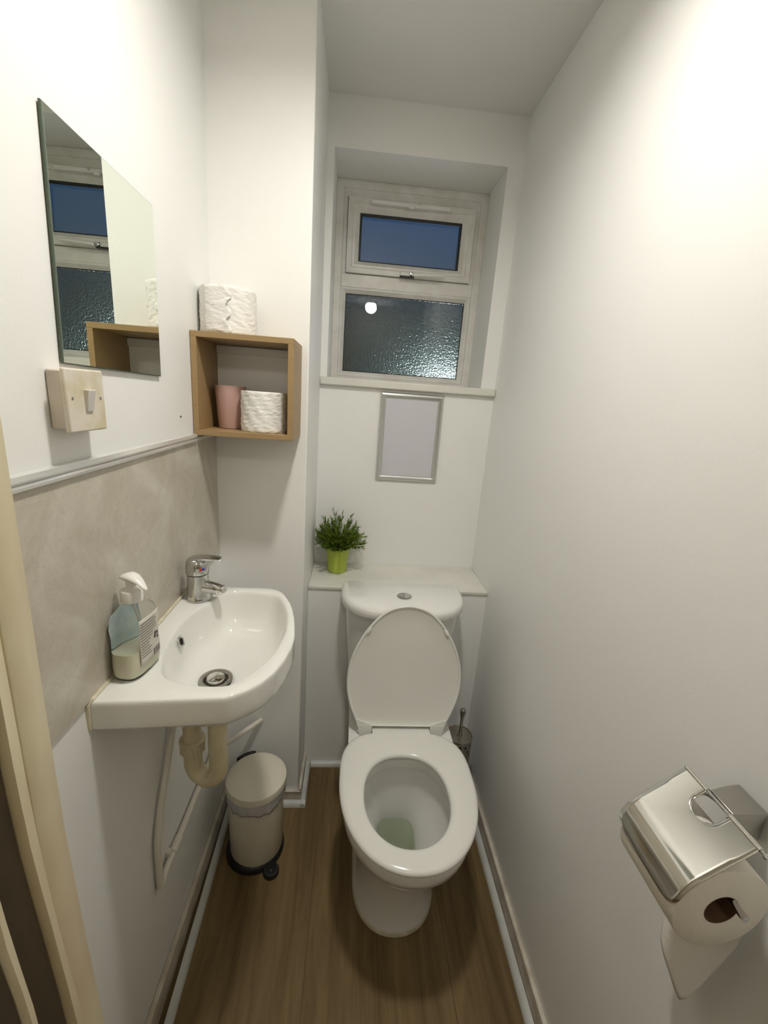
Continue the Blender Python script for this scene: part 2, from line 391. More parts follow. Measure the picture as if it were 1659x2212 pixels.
# cockspur handle
h = MB(); h.box(.548, .604, 1.806, 1.822, 1.9300, 1.9455)
hd = h.build('window_handle', M_PLW, sash, bevel=.004, seg=3)
h = MB(); h.tube([(.600, 1.798, 1.934), (.64, 1.794, 1.936), (.70, 1.793, 1.938), (.722, 1.795, 1.939)], [.0075, .0065, .0055, .004], 14); h.build('handle_lever', M_PLW, hd)
h = MB(); h.lathe([(.0, .008), (.006, .007), (.0075, 0)], (.590, 1.806, 1.938), d=(0, -1, 0), n=20); h.build('lock_button', M_CHROME, hd)
h = MB(); h.box(.545, .602, 1.805, 1.818, 1.9255, 1.9300); h.build('handle_nose', M_GASKET, hd, bevel=.0008)

# ---- outside the window
b = MB(); b.box(-1.2, 3.2, 3.10, 3.25, -.5, 2.25); b.build('garden_wall', M_GARDENW, label='dark green outside wall blurred behind the frosted lower pane', category='wall')
b = MB()  # slats added outside; their brown stands in for the hall door's reflection
for k in range(7): b.box(-.62 + k * .13, -.50 + k * .13, 2.78, 2.80, -.5, 1.93)
b.box(-.62, .28, 2.80, 2.83, 1.2, 1.26)
b.build('added_slats', M_SLATS, bevel=.004, label='brown slats added outside, in place of the door reflected at left of the frosted pane', category='added_slats')
ol = thing('outdoor_lamp', (1.02, 3.09, 1.46), 'bright bluish lamp glowing through lower right of the frosted pane', 'lamp')
b = MB(); b.lathe([(.001, .12), (.05, .11), (.085, .075), (.095, .03), (.095, 0)], (1.02, 3.07, 1.47), d=(0, -1, 0), n=32, cap0=True); b.build('lamp_globe', M_OLAMP, ol)
b = MB(); b.lathe([(.10, 0), (.10, .02), (.05, .03)], (1.02, 3.10, 1.47), d=(0, -1, 0), n=32, cap0=True, cap1=True); b.build('lamp_base', M_BLACKP, ol)

# ================================================================ LEDGE
b = MB(); b.box(PX + .0005, WX - .0005, YC - .006, YB - .0005, ZL - .0118, ZL)
b.build('ledge_board', M_GLOSSW, bevel=.002, label='white painted boxing top ledge behind the toilet cistern', category='shelf')

# ================================================================ SPLASHBACK
sp = thing('splashback_panel', (.0, .75, .975), 'beige stone-effect wall panel above the washbasin, below the mirror', 'wall panel')
b = MB(); b.box(.0004, .005, .342, YP - .001, .9675, 1.330); b.build('panel_board', M_PANEL, sp)
b = MB()
b.loft([[(.0004, y, 1.326), (.010, y, 1.326), (.011, y, 1.330), (.008, y, 1.334), (.0115, y, 1.338), (.009, y, 1.344), (.0004, y, 1.346)] for y in (.342, 1.064)])
b.build('edge_trim', mat('chrome_white_trim', (.80, .80, .77), .18, metal=.55), sp)
b = MB(); b.box(.0004, .0065, 1.066, YP - .001, 1.326, 1.334); b.build('edge_strip', M_GLOSSW, sp)

# ================================================================ MIRROR
mir = thing('mirror', (.002, .745, 1.475), 'frameless square wall mirror above the light switch', 'mirror')
q = [(.6005, 1.7812), (.894, 1.7786), (.8870, 1.474), (.5870, 1.4785)]
b = MB(); x0, x1 = .002, .006; ins = .0014
cy_ = sum(p[0] for p in q) / 4; cz_ = sum(p[1] for p in q) / 4
inn = [(cy_ + (y - cy_) * .990, cz_ + (z - cz_) * .990) for y, z in q]
b.loft([[(x0, y, z) for y, z in q], [(x1 - .0012, y, z) for y, z in q], [(x1, y, z) for y, z in inn]], True, False)
b.build('glass_edge', M_MEDGE, mir, ang=20)
b = MB(); b.add([(x1 + .00005, y, z) for y, z in inn], [(0, 1, 2, 3)]); b.build('mirror_face', M_MIRROR, mir, solid=.0002, smooth=False)

# ================================================================ LIGHT SWITCH
sw = thing('light_switch', (.0, .594, 1.432), 'grubby white single rocker light switch on the left wall', 'switch')
b = MB(); b.box(.0005, .0215, .556, .630, 1.3935, 1.470); b.build('back_box', mat('pattress_plastic', (.70, .62, .53), .4, vary=.2, vscale=20), sw, bevel=.002)
b = MB(); b.box(.0215, .0285, .550, .636, 1.3895, 1.4730); b.build('face_plate', M_SW, sw, bevel=.0025, seg=3)
b = MB()
b.loft([[(.027, y, 1.4165), (.0305, y, 1.4165), (.0365, y, 1.4465), (.027, y, 1.4465)] for y in (.5865, .6025)])
b.build('rocker', mat('switch_rocker', (.66, .63, .60), .3), sw, bevel=.0012)
for y in (.5605, .6245):
    b = MB(); b.lathe([(.0022, 0), (.0022, .0006), (.001, .0008)], (.0283, y, 1.4345), axis='x', n=16, cap1=True); b.build('screw', M_BSTEEL, sw)
b = MB(); b.lathe([(.0022, 0), (.0022, .0012), (.0005, .002)], (0, .9906, 1.3896), axis='x', n=12, cap1=True)
b.build('screw_head', M_DARK, label='tiny dark screw head in the left wall beside the box shelf', category='screw')

# ================================================================ BOX SHELF
bs = thing('box_shelf', (.122, 1.229, 1.3417), 'square oak-effect cube shelf on the wall in the corner', 'shelf')
X0, X1, Y0, Y1, Z0, Z1, T = .0012, .2443, 1.066, YP - .0005, 1.3417, 1.5866, .0135
for nm, a in (('top_board', (X0, X1, Y0, Y1, Z1 - T, Z1)), ('bottom_board', (X0, X1, Y0, Y1, Z0, Z0 + T)),
              ('side_board', (X0, X0 + T, Y0, Y1, Z0 + T, Z1 - T)), ('side_board', (X1 - T, X1, Y0, Y1, Z0 + T, Z1 - T))):
    b = MB(); b.box(*a); b.build(nm, M_OAK, bs, bevel=.0007)
b = MB(); b.box(X0 + T, X1 - T, YP - .008, YP - .001, Z1 - T - .022, Z1 - T - .002); b.build('hanging_rail', M_PLW, bs, bevel=.001)

# ---- toilet rolls standing on end
def crumple(a, z, k): return .0007 * math.sin(23 * z * 40 + 5 * math.sin(a * 3 + k)) + .0006 * math.sin(a * 11 + z * 130 + k)
def toilet_roll(name, c, r, h, label, flap=None, core=.02):
    t = thing(name, c, label, 'toilet roll')
    b = MB(); n = 96; rings = []; zs = [0, .002] + [.004 + (h - .008) * i / 22 for i in range(23)] + [h - .002, h]
    rings.append([(c[0] + core * math.cos(2 * PI * k / n), c[1] + core * math.sin(2 * PI * k / n), c[2]) for k in range(n)])
    for i, z in enumerate(zs):
        rr = r - (.002 if i in (0, len(zs) - 1) else (.0006 if i in (1, len(zs) - 2) else 0)); R_ = []
        for k in range(n):
            a = 2 * PI * k / n
            R_.append((c[0] + (rr + crumple(a, z, r * 99)) * math.cos(a), c[1] + (rr + crumple(a, z, r * 99)) * math.sin(a), c[2] + z))
        rings.append(R_)
    rings.append([(c[0] + core * math.cos(2 * PI * k / n), c[1] + core * math.sin(2 * PI * k / n), c[2] + h) for k in range(n)])
    b.loft(rings, False, False); b.build('paper', M_TISSUE, t, ang=60)
    b = MB(); b.lathe([(core, .0005), (core, h - .0005)], c, n=32); b.build('core', M_CARD, t)
    if flap:
        b = MB(); rings = []
        for i in range(15):
            z = .001 + (h - .002) * i / 14; wv = .0035 * math.sin(i * 1.3) + .002 * math.sin(i * 3.1)
            row = []
            for j in range(10):
                a = flap - .95 + .95 * j / 9 + (wv / r * 2 if j > 6 else 0)
                rr = r + .0012 + .0006 * math.sin(i * 1.9 + j) + (.0045 * ((j - 6) / 3) ** 1.5 * (1 + .4 * math.sin(i * 2.3)) if j > 6 else 0)
                row.append((c[0] + rr * math.cos(a), c[1] + rr * math.sin(a), c[2] + z))
            rings.append(row)
        b.loft(rings, False, False, closed=False); b.build('loose_end', M_TISSUE, t, solid=.0006)
    return t
toilet_roll('toilet_roll', (.0688, 1.150, Z1 + .0003), .0675, .108, 'wide white toilet roll with a crumpled loose end, on top of box shelf', flap=-PI / 2 + .28)
toilet_roll('toilet_roll', (.1600, 1.138, Z0 + T + .0003), .0590, .102, 'white toilet roll standing inside the box shelf beside pink cup')

# ---- pink cup
b = MB(); c = (.0655, 1.168, Z0 + T + .0003)
b.lathe([(.028, .0), (.031, .001), (.0345, .03), (.040, .109), (.0395, .111), (.038, .109), (.032, .03), (.028, .006), (.0, .006)], c, n=48, cap0=True)
b.build('cup', M_PINK, label='pale pink tumbler cup inside the box shelf', category='cup')

# ================================================================ SNAP FRAME
pf = thing('picture_frame', (.613, YB, 1.149), 'silver snap frame holding a blank sheet under the window sill', 'picture frame')
b = MB(); y = YB
rect_ring(b, .4920, .7345, 1.1492, 1.4862, [(0, y - .0005), (0, y - .004), (.003, y - .009), (.009, y - .012), (.015, y - .011), (.020, y - .007), (.0225, y - .004), (.0225, y - .0005)])
b.build('frame_rails', M_ALU, pf, ang=30)
b = MB(); b.box(.510, .717, y - .0045, y - .001, 1.167, 1.468); b.build('sheet', M_PAPER, pf)

# ================================================================ POTTED PLANT
pc = Vector((.3600, 1.5450, ZL + .0002))
pl = thing('potted_plant', pc, 'small green grassy plant in a lime green pot on ledge', 'plant')
b = MB(); b.lathe([(.0, .001), (.034, 0), (.0365, .002), (.0425, .080), (.0455, .0805), (.0465, .0965), (.0455, .0985), (.0435, .0965), (.041, .07), (.0, .07)], pc, n=56)
b.build('pot', M_POT, pl)
b = MB(); b.lathe([(.0, .094), (.02, .0935), (.036, .090), (.043, .088)], pc, n=40)
b.build('soil', M_SOIL, pl)
b = MB()
def needle(p, d, L, w):
    d = d.normalized(); s_ = d.cross(Vector((random.uniform(-1, 1), random.uniform(-1, 1), random.uniform(-1, 1)))).normalized()
    nrm = d.cross(s_)
    P = [p, p + d * L * .4 + s_ * w, p + d * L, p + d * L * .4 - s_ * w, p + d * L * .4 + nrm * w * .5]
    if min(v_.x for v_ in P) < PX + .002 or max(v_.y for v_ in P) > YB - .002: return
    b.add(P, [(0, 1, 4), (1, 2, 4), (2, 3, 4), (3, 0, 4), (0, 3, 2, 1)])
for i in range(170):
    az = random.uniform(0, 2 * PI); tilt = math.acos(1 - random.random() * .90)
    tilt = min(tilt, 1.40)
    base = pc + Vector((.022 * random.random() * math.cos(az), .022 * random.random() * math.sin(az), .092))
    Ls = random.uniform(.082, .108) * (1.0 if tilt < .9 else .95) * (1.5 if tilt < .35 else 1.18 if tilt < .7 else 1)
    d = Vector((math.sin(tilt) * math.cos(az), math.sin(tilt) * math.sin(az), math.cos(tilt)))
    pts = []; p = base.copy(); dd = Vector((d.x * .6, d.y * .6, max(d.z, .35))).normalized()
    ns = 9
    for k in range(ns + 1):
        pts.append(p.copy()); dd = (dd + d * .22).normalized(); p = p + dd * Ls / ns
    if pts[-1].x < PX + .004 or pts[-1].y > YB - .006: 
        continue
    b.tube(pts, [.0011 * (1 - .6 * k / ns) for k in range(ns + 1)], 5)
    for k in range(2, ns + 1):
        loc = (pts[k] - pts[k - 1]).normalized()
        for e in range(3 if k < ns else 4):
            rv = Vector((random.uniform(-1, 1), random.uniform(-1, 1), random.uniform(-.4, .8)))
            side = (rv - loc * rv.dot(loc)).normalized()
            needle(pts[k] - (pts[k] - pts[k - 1]) * random.random(), loc * 1.0 + side * random.uniform(.3, .75), random.uniform(.014, .026), random.uniform(.0015, .0024))
b.build('foliage', M_LEAF, pl, smooth=False)

# ================================================================ WASHBASIN
bn = thing('washbasin', (.0, .78, .965), 'small white ceramic corner washbasin on the left wall', 'washbasin')
ZT = .965
outer = [(.0006, .557), (.10, .5650), (.209, .5745), (.2150, .5765), (.2200, .5800), (.245, .598), (.263, .620), (.277, .645), (.290, .685), (.2975, .733), (.298, .770), (.293, .808), (.286, .85), (.277, .888), (.267, .92), (.254, .948), (.240, .975), (.222, .992), (.200, .999), (.15, .9985), (.082, .9965), (.0006, .998)]
inner = [(.057, .70), (.068, .664), (.080, .638), (.098, .620), (.132, .6095), (.165, .6045), (.195, .605), (.213, .611), (.2415, .648), (.2655, .699), (.2755, .7745), (.2740, .82), (.267, .863), (.256, .90), (.243, .934), (.230, .955), (.2164, .966), (.18, .974), (.145, .9775), (.115, .974), (.096, .955), (.086, .925), (.076, .898), (.062, .873), (.054, .84), (.0515, .80), (.052, .74)]
def chaikin(P, it):
    for _ in range(it):
        Q = []
        for i in range(len(P)):
            a, b_ = P[i], P[(i + 1) % len(P)]
            Q += [(a[0] * .75 + b_[0] * .25, a[1] * .75 + b_[1] * .25), (a[0] * .25 + b_[0] * .75, a[1] * .25 + b_[1] * .75)]
        P = Q
    return P
inner = chaikin(inner, 2)
OC = outer[:]
CC = (.150, .790)
def cast(P, a):
    dx, dy = math.cos(a), math.sin(a); best = None
    for i in range(len(P)):
        x1_, y1_ = P[i][0] - CC[0], P[i][1] - CC[1]; x2_, y2_ = P[(i + 1) % len(P)][0] - CC[0], P[(i + 1) % len(P)][1] - CC[1]
        ex, ey = x2_ - x1_, y2_ - y1_; den = dx * ey - dy * ex
        if abs(den) < 1e-12: continue
        t = (x1_ * ey - y1_ * ex) / den; u = (x1_ * dy - y1_ * dx) / den
        if t > 0 and -1e-6 <= u <= 1 + 1e-6 and (best is None or t > best): best = t
    return best
angs = [2 * PI * k / 132 for k in range(132)] + [math.atan2(p[1] - CC[1], p[0] - CC[0]) % (2 * PI) for p in (outer[0], outer[-1])]
angs = sorted(set(round(a, 5) for a in angs))
ro = [cast(OC, a) for a in angs]; ri = [cast(inner, a) for a in angs]
def ring(rad, z): return [(CC[0] + r * math.cos(a), CC[1] + r * math.sin(a), z) for r, a in zip(rad, angs)]
DC = (.131, .772)                      # drain centre
def ringb(f, z):                       # bowl ring: shrinks from the inner outline towards the drain
    out = []
    for r, a in zip(ri, angs):
        px, py = CC[0] + r * math.cos(a), CC[1] + r * math.sin(a)
        qx, qy = DC[0] + .030 * math.cos(a), DC[1] + .030 * math.sin(a)
        out.append((qx + (px - qx) * f, qy + (py - qy) * f, z))
    return out
def ringu(f, z):                       # underside rings
    out = []
    for r, a in zip(ro, angs):
        px, py = CC[0] + r * math.cos(a), CC[1] + r * math.sin(a)
        qx, qy = DC[0] + .030 * math.cos(a), DC[1] + .030 * math.sin(a)
        x_ = qx + (px - qx) * f
        out.append((max(x_, .0006), qy + (py - qy) * f, z))
    return out
def keepwall(R_): return [(max(p[0], .0006), p[1], p[2]) for p in R_]
b = MB()
k_ = lambda s_, z: keepwall([(CC[0] + (r * s_ if (CC[0] + r * math.cos(a)) > .02 else r) * math.cos(a), CC[1] + (r * s_) * math.sin(a), z) for r, a in zip(ro, angs)])
rings = [ringu(.0, .825), ringu(.18, .828), ringu(.45, .842), ringu(.72, .868), ringu(.88, .894), k_(.955, .906), k_(.988, .911), k_(.998, .916), k_(1.0, .926), k_(1.0, .955), k_(.998, .9605), k_(.992, .9638), k_(.982, .965)]
inn0 = ringb(1.03, .965)
rings += [inn0, ringb(1.012, .9642), ringb(.995, .9615), ringb(.98, .956), ringb(.965, .946), ringb(.94, .928), ringb(.90, .905), ringb(.83, .884), ringb(.70, .869), ringb(.5, .860), ringb(.28, .855), ringb(.12, .852), ringb(.03, .849), ringb(0, .845)]
rings.append([(DC[0] + .029 * math.cos(a), DC[1] + .029 * math.sin(a), .826) for a in angs])
b.loft(rings, True, False)
b.build('bowl', M_CERAMIC, bn, ang=75)
b = MB()
b.lathe([(.0345, .0045), (.0345, .0058), (.031, .0066), (.026, .0055), (.0235, .000), (.0225, -.012), (.0, -.014)], (DC[0], DC[1], .850), n=48)
b.build('waste_ring', M_BSTEEL, bn)
b = MB(); b.lathe([(.019, -.001), (.0195, .006), (.018, .0092), (.008, .0108), (.0, .011)], (DC[0], DC[1], .850), n=40, cap0=True)
b.build('plug', M_STEEL, bn)
ov = Vector((.0560, .7850, .9350)); od = Vector((1, .05, .42)).normalized()
b = MB(); b.lathe([(.0125, -.004), (.0125, .002), (.0105, .0034), (.008, .002), (.0075, -.004)], ov, d=od, n=36); b.build('overflow_ring', M_CHROME, bn)
b = MB(); b.lathe([(.0076, .0), (.0, .0)], ov, d=od, n=24); b.build('overflow_hole', M_DARK, bn)
b = MB()
b.tube([(.001, .557, .914), (.001, .556, .935), (.002, .556, .960), (.0056, .562, .9660), (.0066, .62, .967), (.0066, .75, .968), (.0066, .90, .968), (.0066, .998, .968)], [.003, .0035, .0038, .0042, .004, .0038, .004, .0038], 8)
b.build('sealant_line', M_SEAL, bn)

# ---- mixer tap
tp = Vector((.0470, .925, ZT))
tap = thing('mixer_tap', tp, 'short chrome lever mixer tap on the back corner of washbasin', 'tap')
b = MB()
b.lathe([(.0255, 0), (.0275, .001), (.0275, .004), (.0262, .007), (.0250, .03), (.0245, .050), (.0240, .066)], tp, n=48, cap0=True, cap1=True)
b.build('body', M_CHROME, tap)
b = MB()
P0 = tp + Vector((.010, -.004, .036)); P1 = tp + Vector((.044, -.009, .033)); P2 = tp + Vector((.055, -.0105, .030))
b.tube([P0, P1, P2], [.0160, .0135, .0130], 24)
b.build('spout', M_CHROME, tap)
b = MB(); b.lathe([(.0135, 0), (.0140, .002), (.0140, .013), (.0125, .015), (.010, .0150), (.009, .010), (.0, .010)], P2 + Vector((-.003, .0, .006)), d=(.45, -.08, -.95), n=32, cap0=True); b.build('aerator', M_STEEL, tap)
b = MB()
b.lathe([(.0240, .0675), (.0262, .069), (.0268, .074), (.0266, .088), (.0250, .098), (.0205, .1045), (.012, .1080), (.001, .1088)], tp, n=48, cap0=True)
lev = b.build('lever_cap', M_CHROME, tap)
b = MB()
rings = []
for x_, w_, z_, t_ in [(-.012, .016, .1045, .004), (.004, .0185, .1075, .0045), (.022, .0180, .1085, .0038), (.038, .0160, .1090, .0030), (.052, .0135, .1095, .0026), (.058, .0100, .1093, .0022)]:
    rings.append([tp + Vector((x_, -.001 - x_ * .14 + w_ * math.cos(2 * PI * k / 20), z_ + t_ * math.sin(2 * PI * k / 20))) for k in range(20)])
b.loft(rings); b.build('lever', M_CHROME, lev)
b = MB(); b.lathe([(.0034, 0), (.0032, .0010), (.0, .0014)], tp + Vector((.0150, -.0218, .084)), d=(.50, -.86, 0), n=16); b.build('red_dot', M_RED, lev)
b = MB(); b.lathe([(.0034, 0), (.0032, .0010), (.0, .0014)], tp + Vector((.0192, -.0182, .084)), d=(.68, -.73, 0), n=16); b.build('blue_dot', M_BLUE, lev)

# ---- waste trap
tr = thing('waste_trap', (.131, .772, .80), 'yellowed plastic bottle-neck waste trap under the washbasin', 'pipe')
tr['label'] = 'yellowed white plastic U-bend waste trap under the washbasin'
xa, ya = DC; xb, yb = .0680, .7900
b = MB(); rr = .0205; pts = [(xa, ya, .835), (xa, ya, .74), (xa, ya, .66), (xa, ya, .630)]
mx_, my_, hw_ = (xa + xb) / 2, (ya + yb) / 2, math.hypot(xa - xb, ya - yb) / 2
for i in range(1, 13):
    a = PI * i / 12
    pts.append((mx_ + (xa - mx_) * math.cos(a), my_ + (ya - my_) * math.cos(a), .620 - hw_ * 1.15 * math.sin(a)))
pts += [(xb, yb, .66), (xb, yb, .675)]
b.tube(pts, rr, 28); b.build('u_bend', M_PIPEW, tr, ang=60)
b = MB(); b.lathe([(.0215, -.030), (.0258, -.026), (.0265, -.004), (.0285, .0), (.0285, .004), (.026, .006), (.0215, .006)], (xb, yb, .678), n=32, cap0=True, cap1=True)
for k in range(10):
    a = 2 * PI * k / 10; b.box(xb + .0255 * math.cos(a) - .002, xb + .0255 * math.cos(a) + .002, yb + .0255 * math.sin(a) - .002, yb + .0255 * math.sin(a) + .002, .652, .674)
b.build('coupling_nut', M_PIPEW, tr, ang=40)
b = MB(); pts = [(xb, yb, .672), (xb, yb, .74)] + [(xb - .028 + .028 * math.cos(a), yb + .0, .74 + .028 * math.sin(a)) for a in [PI / 2 * i / 6 for i in range(1, 7)]] + [(.002, yb, .768)]
b.tube(pts, .0195, 24); b.build('outlet_pipe', M_PIPEW, tr, ang=60)

# ---- painted supply pipes on the wall
def smoothpath(P, n=5):
    P = [Vector(p) for p in P]; out = [P[0]]
    for i in range(1, len(P) - 1):
        a = P[i] + (P[i - 1] - P[i]).normalized() * min(.03, (P[i - 1] - P[i]).length * .4)
        c = P[i] + (P[i + 1] - P[i]).normalized() * min(.03, (P[i + 1] - P[i]).length * .4)
        for k in range(n + 1):
            t = k / n; out.append(a * (1 - t) ** 2 + P[i] * 2 * t * (1 - t) + c * t * t)
    return out + [P[-1]]
sp_ = thing('supply_pipe', (.012, .75, .35), 'thin white painted pipes running on the wall below the washbasin', 'pipe')
b = MB(); b.tube(smoothpath([(.030, .895, .83), (.022, .88, .80), (.0115, .835, .70), (.0105, .742, .545), (.0105, .712, .47), (.0105, .712, .345)]), .0078, 14); b.build('riser_pipe', M_PIPEP, sp_)
b = MB(); b.tube(smoothpath([(.0105, .712, .337), (.0105, .735, .352), (.0105, .95, .352), (.012, 1.09, .354), (.055, 1.135, .355), (.131, 1.2285, .356)]), .0082, 14); b.build('wall_pipe', M_PIPEP, sp_)
b = MB(); b.lathe([(.0098, -.02), (.0105, -.018), (.0105, .018), (.0098, .02)], (.0105, .80, .352), axis='y', n=18, cap0=True, cap1=True)
b.box(.0002, .012, .765, .778, .348, .372); b.build('pipe_joint', M_PIPEP, sp_)

# ---- soap dispenser
BC = Vector((.0365, .6480, ZT + .0006))
so = thing('soap_dispenser', BC, 'clear pump bottle of milky hand soap on the washbasin edge', 'soap dispenser')
prof = [(0, .021, .034), (.003, .0235, .0395), (.012, .0245, .0425), (.03, .0250, .0435), (.055, .0245, .0420), (.075, .0245, .0410), (.095, .0255, .0430), (.108, .0255, .0425), (.118, .023, .037), (.126, .018, .027), (.131, .014, .018), (.135, .0125, .0135)]
def bring(z, rx, ry, s_=1.0, n=56, nn=3.2, off=0.):
    out = []
    for k in range(n):
        a = 2 * PI * k / n; c_, s2 = math.cos(a), math.sin(a)
        e = 2 / nn
        out.append((BC.x + (rx * s_ + off) * math.copysign(abs(c_) ** e, c_), BC.y + (ry * s_ + off) * math.copysign(abs(s2) ** e, s2), BC.z + z))
    return out
def bnn(z): return 3.4 if z < .1 else (2.6 if z < .125 else 2.0)
b = MB(); b.loft([bring(z, rx, ry, nn=bnn(z)) for z, rx, ry in prof]); b.build('bottle', M_CLEARP, so, ang=60)
def interp(z):
    for i in range(len(prof) - 1):
        if prof[i][0] <= z <= prof[i + 1][0]:
            t = (z - prof[i][0]) / (prof[i + 1][0] - prof[i][0]); return tuple(prof[i][j] * (1 - t) + prof[i + 1][j] * t for j in (1, 2))
    return prof[-1][1:]
b = MB(); zs = [.0035, .006, .012, .02, .03, .04, .05, .0505]
b.loft([bring(z, *interp(z), off=-.0022 - (.002 if z == .0035 else 0), nn=3.4) for z in zs]); b.build('liquid', M_SOAP, so, ang=60)
def patch(side, z0, z1, u0, u1, off, nz=10, nu=12, skew=0.):
    """patch on the bottle face; side=+1: face towards +x, -1: face towards the wall; u in -1..1 along y"""
    rows = []
    for i in range(nz + 1):
        z = z0 + (z1 - z0) * i / nz; rx, ry = interp(z); row = []
        for j in range(nu + 1):
            u = u0 + (u1 - u0) * j / nu
            yy = ry * u; xx = (1 - abs(u) ** 3.4) ** (1 / 3.4) * rx
            row.append((BC.x + side * (xx + off), BC.y + yy, BC.z + z + skew * u))
        rows.append(row)
    return rows
b = MB(); b.loft(patch(-1, .046, .116, -.80, .80, -.0012), False, False, closed=False); b.build('front_label', M_LABELB, so, solid=.0003)
b = MB(); b.loft(patch(1, .022, .108, -.55, .80, .0006), False, False, closed=False); bl = b.build('back_label', M_LABELW, so, solid=.0002)
b = MB(); random.seed(3)
for i in range(13):
    z = .100 - i * .0052
    if z < .026: break
    u1 = random.uniform(.25, .72) if i not in (7, 8, 9, 10, 11, 12) else random.uniform(-.05, .12)
    b.loft(patch(1, z - .0011, z, -.50, u1, .0010, nz=1, nu=6), False, False, closed=False)
for k in range(8):
    u = .22 + k * .062; w_ = .018 + .018 * (k % 3 == 0)
    b.loft(patch(1, .026, .038, u, u + w_, .0010, nz=1, nu=1), False, False, closed=False)
for (u, z) in ((.32, .056), (.52, .060), (.52, .052), (.36, .062)):
    b.loft(patch(1, z, z + .006, u, u + .13, .0010, nz=1, nu=1), False, False, closed=False)
b.build('label_print', M_PRINT, bl, smooth=False, solid=.0001)
b = MB(); pz = BC + Vector((0, 0, .134))
b.lathe([(.0155, 0), (.0175, .001), (.0175, .018), (.0165, .0205), (.010, .0212), (.0078, .022), (.0078, .040), (.0082, .041)], pz, n=40, cap0=True, cap1=True)
b.build('pump_collar', M_PLW, so)
b = MB(); rings = []
hz = pz.z + .039
for t, w_, zt, zb in [(-.020, .004, .003, -.0005), (-.014, .0105, .0075, -.001), (-.002, .0135, .0120, -.002), (.010, .0115, .0105, -.002), (.022, .0080, .004, -.005), (.033, .0045, -.006, -.0115), (.037, .002, -.0095, -.0125)]:
    # nozzle points to +x and a little towards the viewer
    d = Vector((.80, -.25, 0)).normalized(); n_ = Vector((-d.y, d.x, 0)); c0 = Vector((BC.x, BC.y, hz)) + d * t
    rings.append([c0 + n_ * (w_ * math.cos(2 * PI * k / 16)) + Vector((0, 0, (zt + zb) / 2 + (zt - zb) / 2 * math.sin(2 * PI * k / 16))) for k in range(16)])
b.loft(rings); b.build('pump_head', M_PLW, so, ang=70)
b = MB(); b.tube([(BC.x, BC.y, BC.z + .133), (BC.x + .004, BC.y + .006, BC.z + .08), (BC.x + .008, BC.y + .012, BC.z + .052)], .0022, 10); b.build('dip_tube', M_PLW, so); so.rotation_euler = (0, 0, math.radians(-9))

# ================================================================ TOILET
TX = .597
toi = thing('toilet', (TX, 1.1, 0), 'white close-coupled toilet with raised lid against the boxing', 'toilet')
def egg(cx, hw, yc, yf, yb, z, nf=2.15, nb=3.0, n=96):
    out = []
    for k in range(n):
        a = 2 * PI * k / n; s_, c_ = math.sin(a), math.cos(a)
        e = nf if c_ > 0 else nb
        x_ = hw * math.copysign(abs(s_) ** (2 / e), s_); y_ = (yc - yf) * abs(c_) ** (2 / e)
        out.append((cx + x_, yc - y_ if c_ > 0 else yc + (yb - yc) * abs(c_) ** (2 / e), z))
    return out
FT = .590
b = MB()
R_ = [egg(FT, .121, .95, .806, 1.30, 0, 2.2, 5), egg(FT, .121, .95, .806, 1.30, .012, 2.2, 5), egg(FT, .1175, .95, .8105, 1.295, .018, 2.2, 5), egg(FT + .001, .113, .95, .812, 1.28, .10, 2.2, 4),
      egg(TX - .004, .112, .945, .803, 1.27, .18, 2.2, 4), egg(TX - .003, .122, .93, .775, 1.25, .245, 2.2, 4), egg(TX - .002, .143, .92, .733, 1.20, .300, 2.15, 3.4),
      egg(TX - .001, .160, .91, .700, 1.14, .340, 2.15, 3), egg(TX, .169, .91, .684, 1.10, .368, 2.15, 3), egg(TX, .1705, .91, .681, 1.095, .374, 2.15, 3), egg(TX, .178, .91, .670, 1.09, .382, 2.15, 3),
      egg(TX, .180, .91, .667, 1.09, .40, 2.15, 3), egg(TX, .180, .91, .667, 1.09, .418, 2.15, 3), egg(TX, .176, .91, .671, 1.085, .427, 2.15, 3), egg(TX, .168, .91, .68, 1.075, .430, 2.15, 3),
      egg(TX - .003, .128, .86, .702, 1.00, .430, 2.1, 2.4), egg(TX - .003, .121, .86, .709, .993, .425, 2.1, 2.4), egg(TX - .003, .120, .86, .710, .992, .400, 2.1, 2.4), egg(TX - .003, .122, .86, .708, .995, .392, 2.1, 2.4),
      egg(TX - .003, .133, .87, .700, 1.012, .386, 2.1, 2.4), egg(TX - .003, .131, .87, .703, 1.012, .35, 2.1, 2.4), egg(TX - .004, .118, .88, .722, 1.010, .30, 2.1, 2.6),
      egg(TX - .006, .095, .90, .755, 1.008, .26, 2.1, 3), egg(TX - .008, .072, .915, .80, 1.005, .225, 2.2, 3.5), egg(TX - .010, .056, .93, .85, 1.003, .19, 2.4, 4), egg(TX - .010, .050, .935, .87, 1.0, .12, 2.4, 4)]
b.loft(R_, True, True)
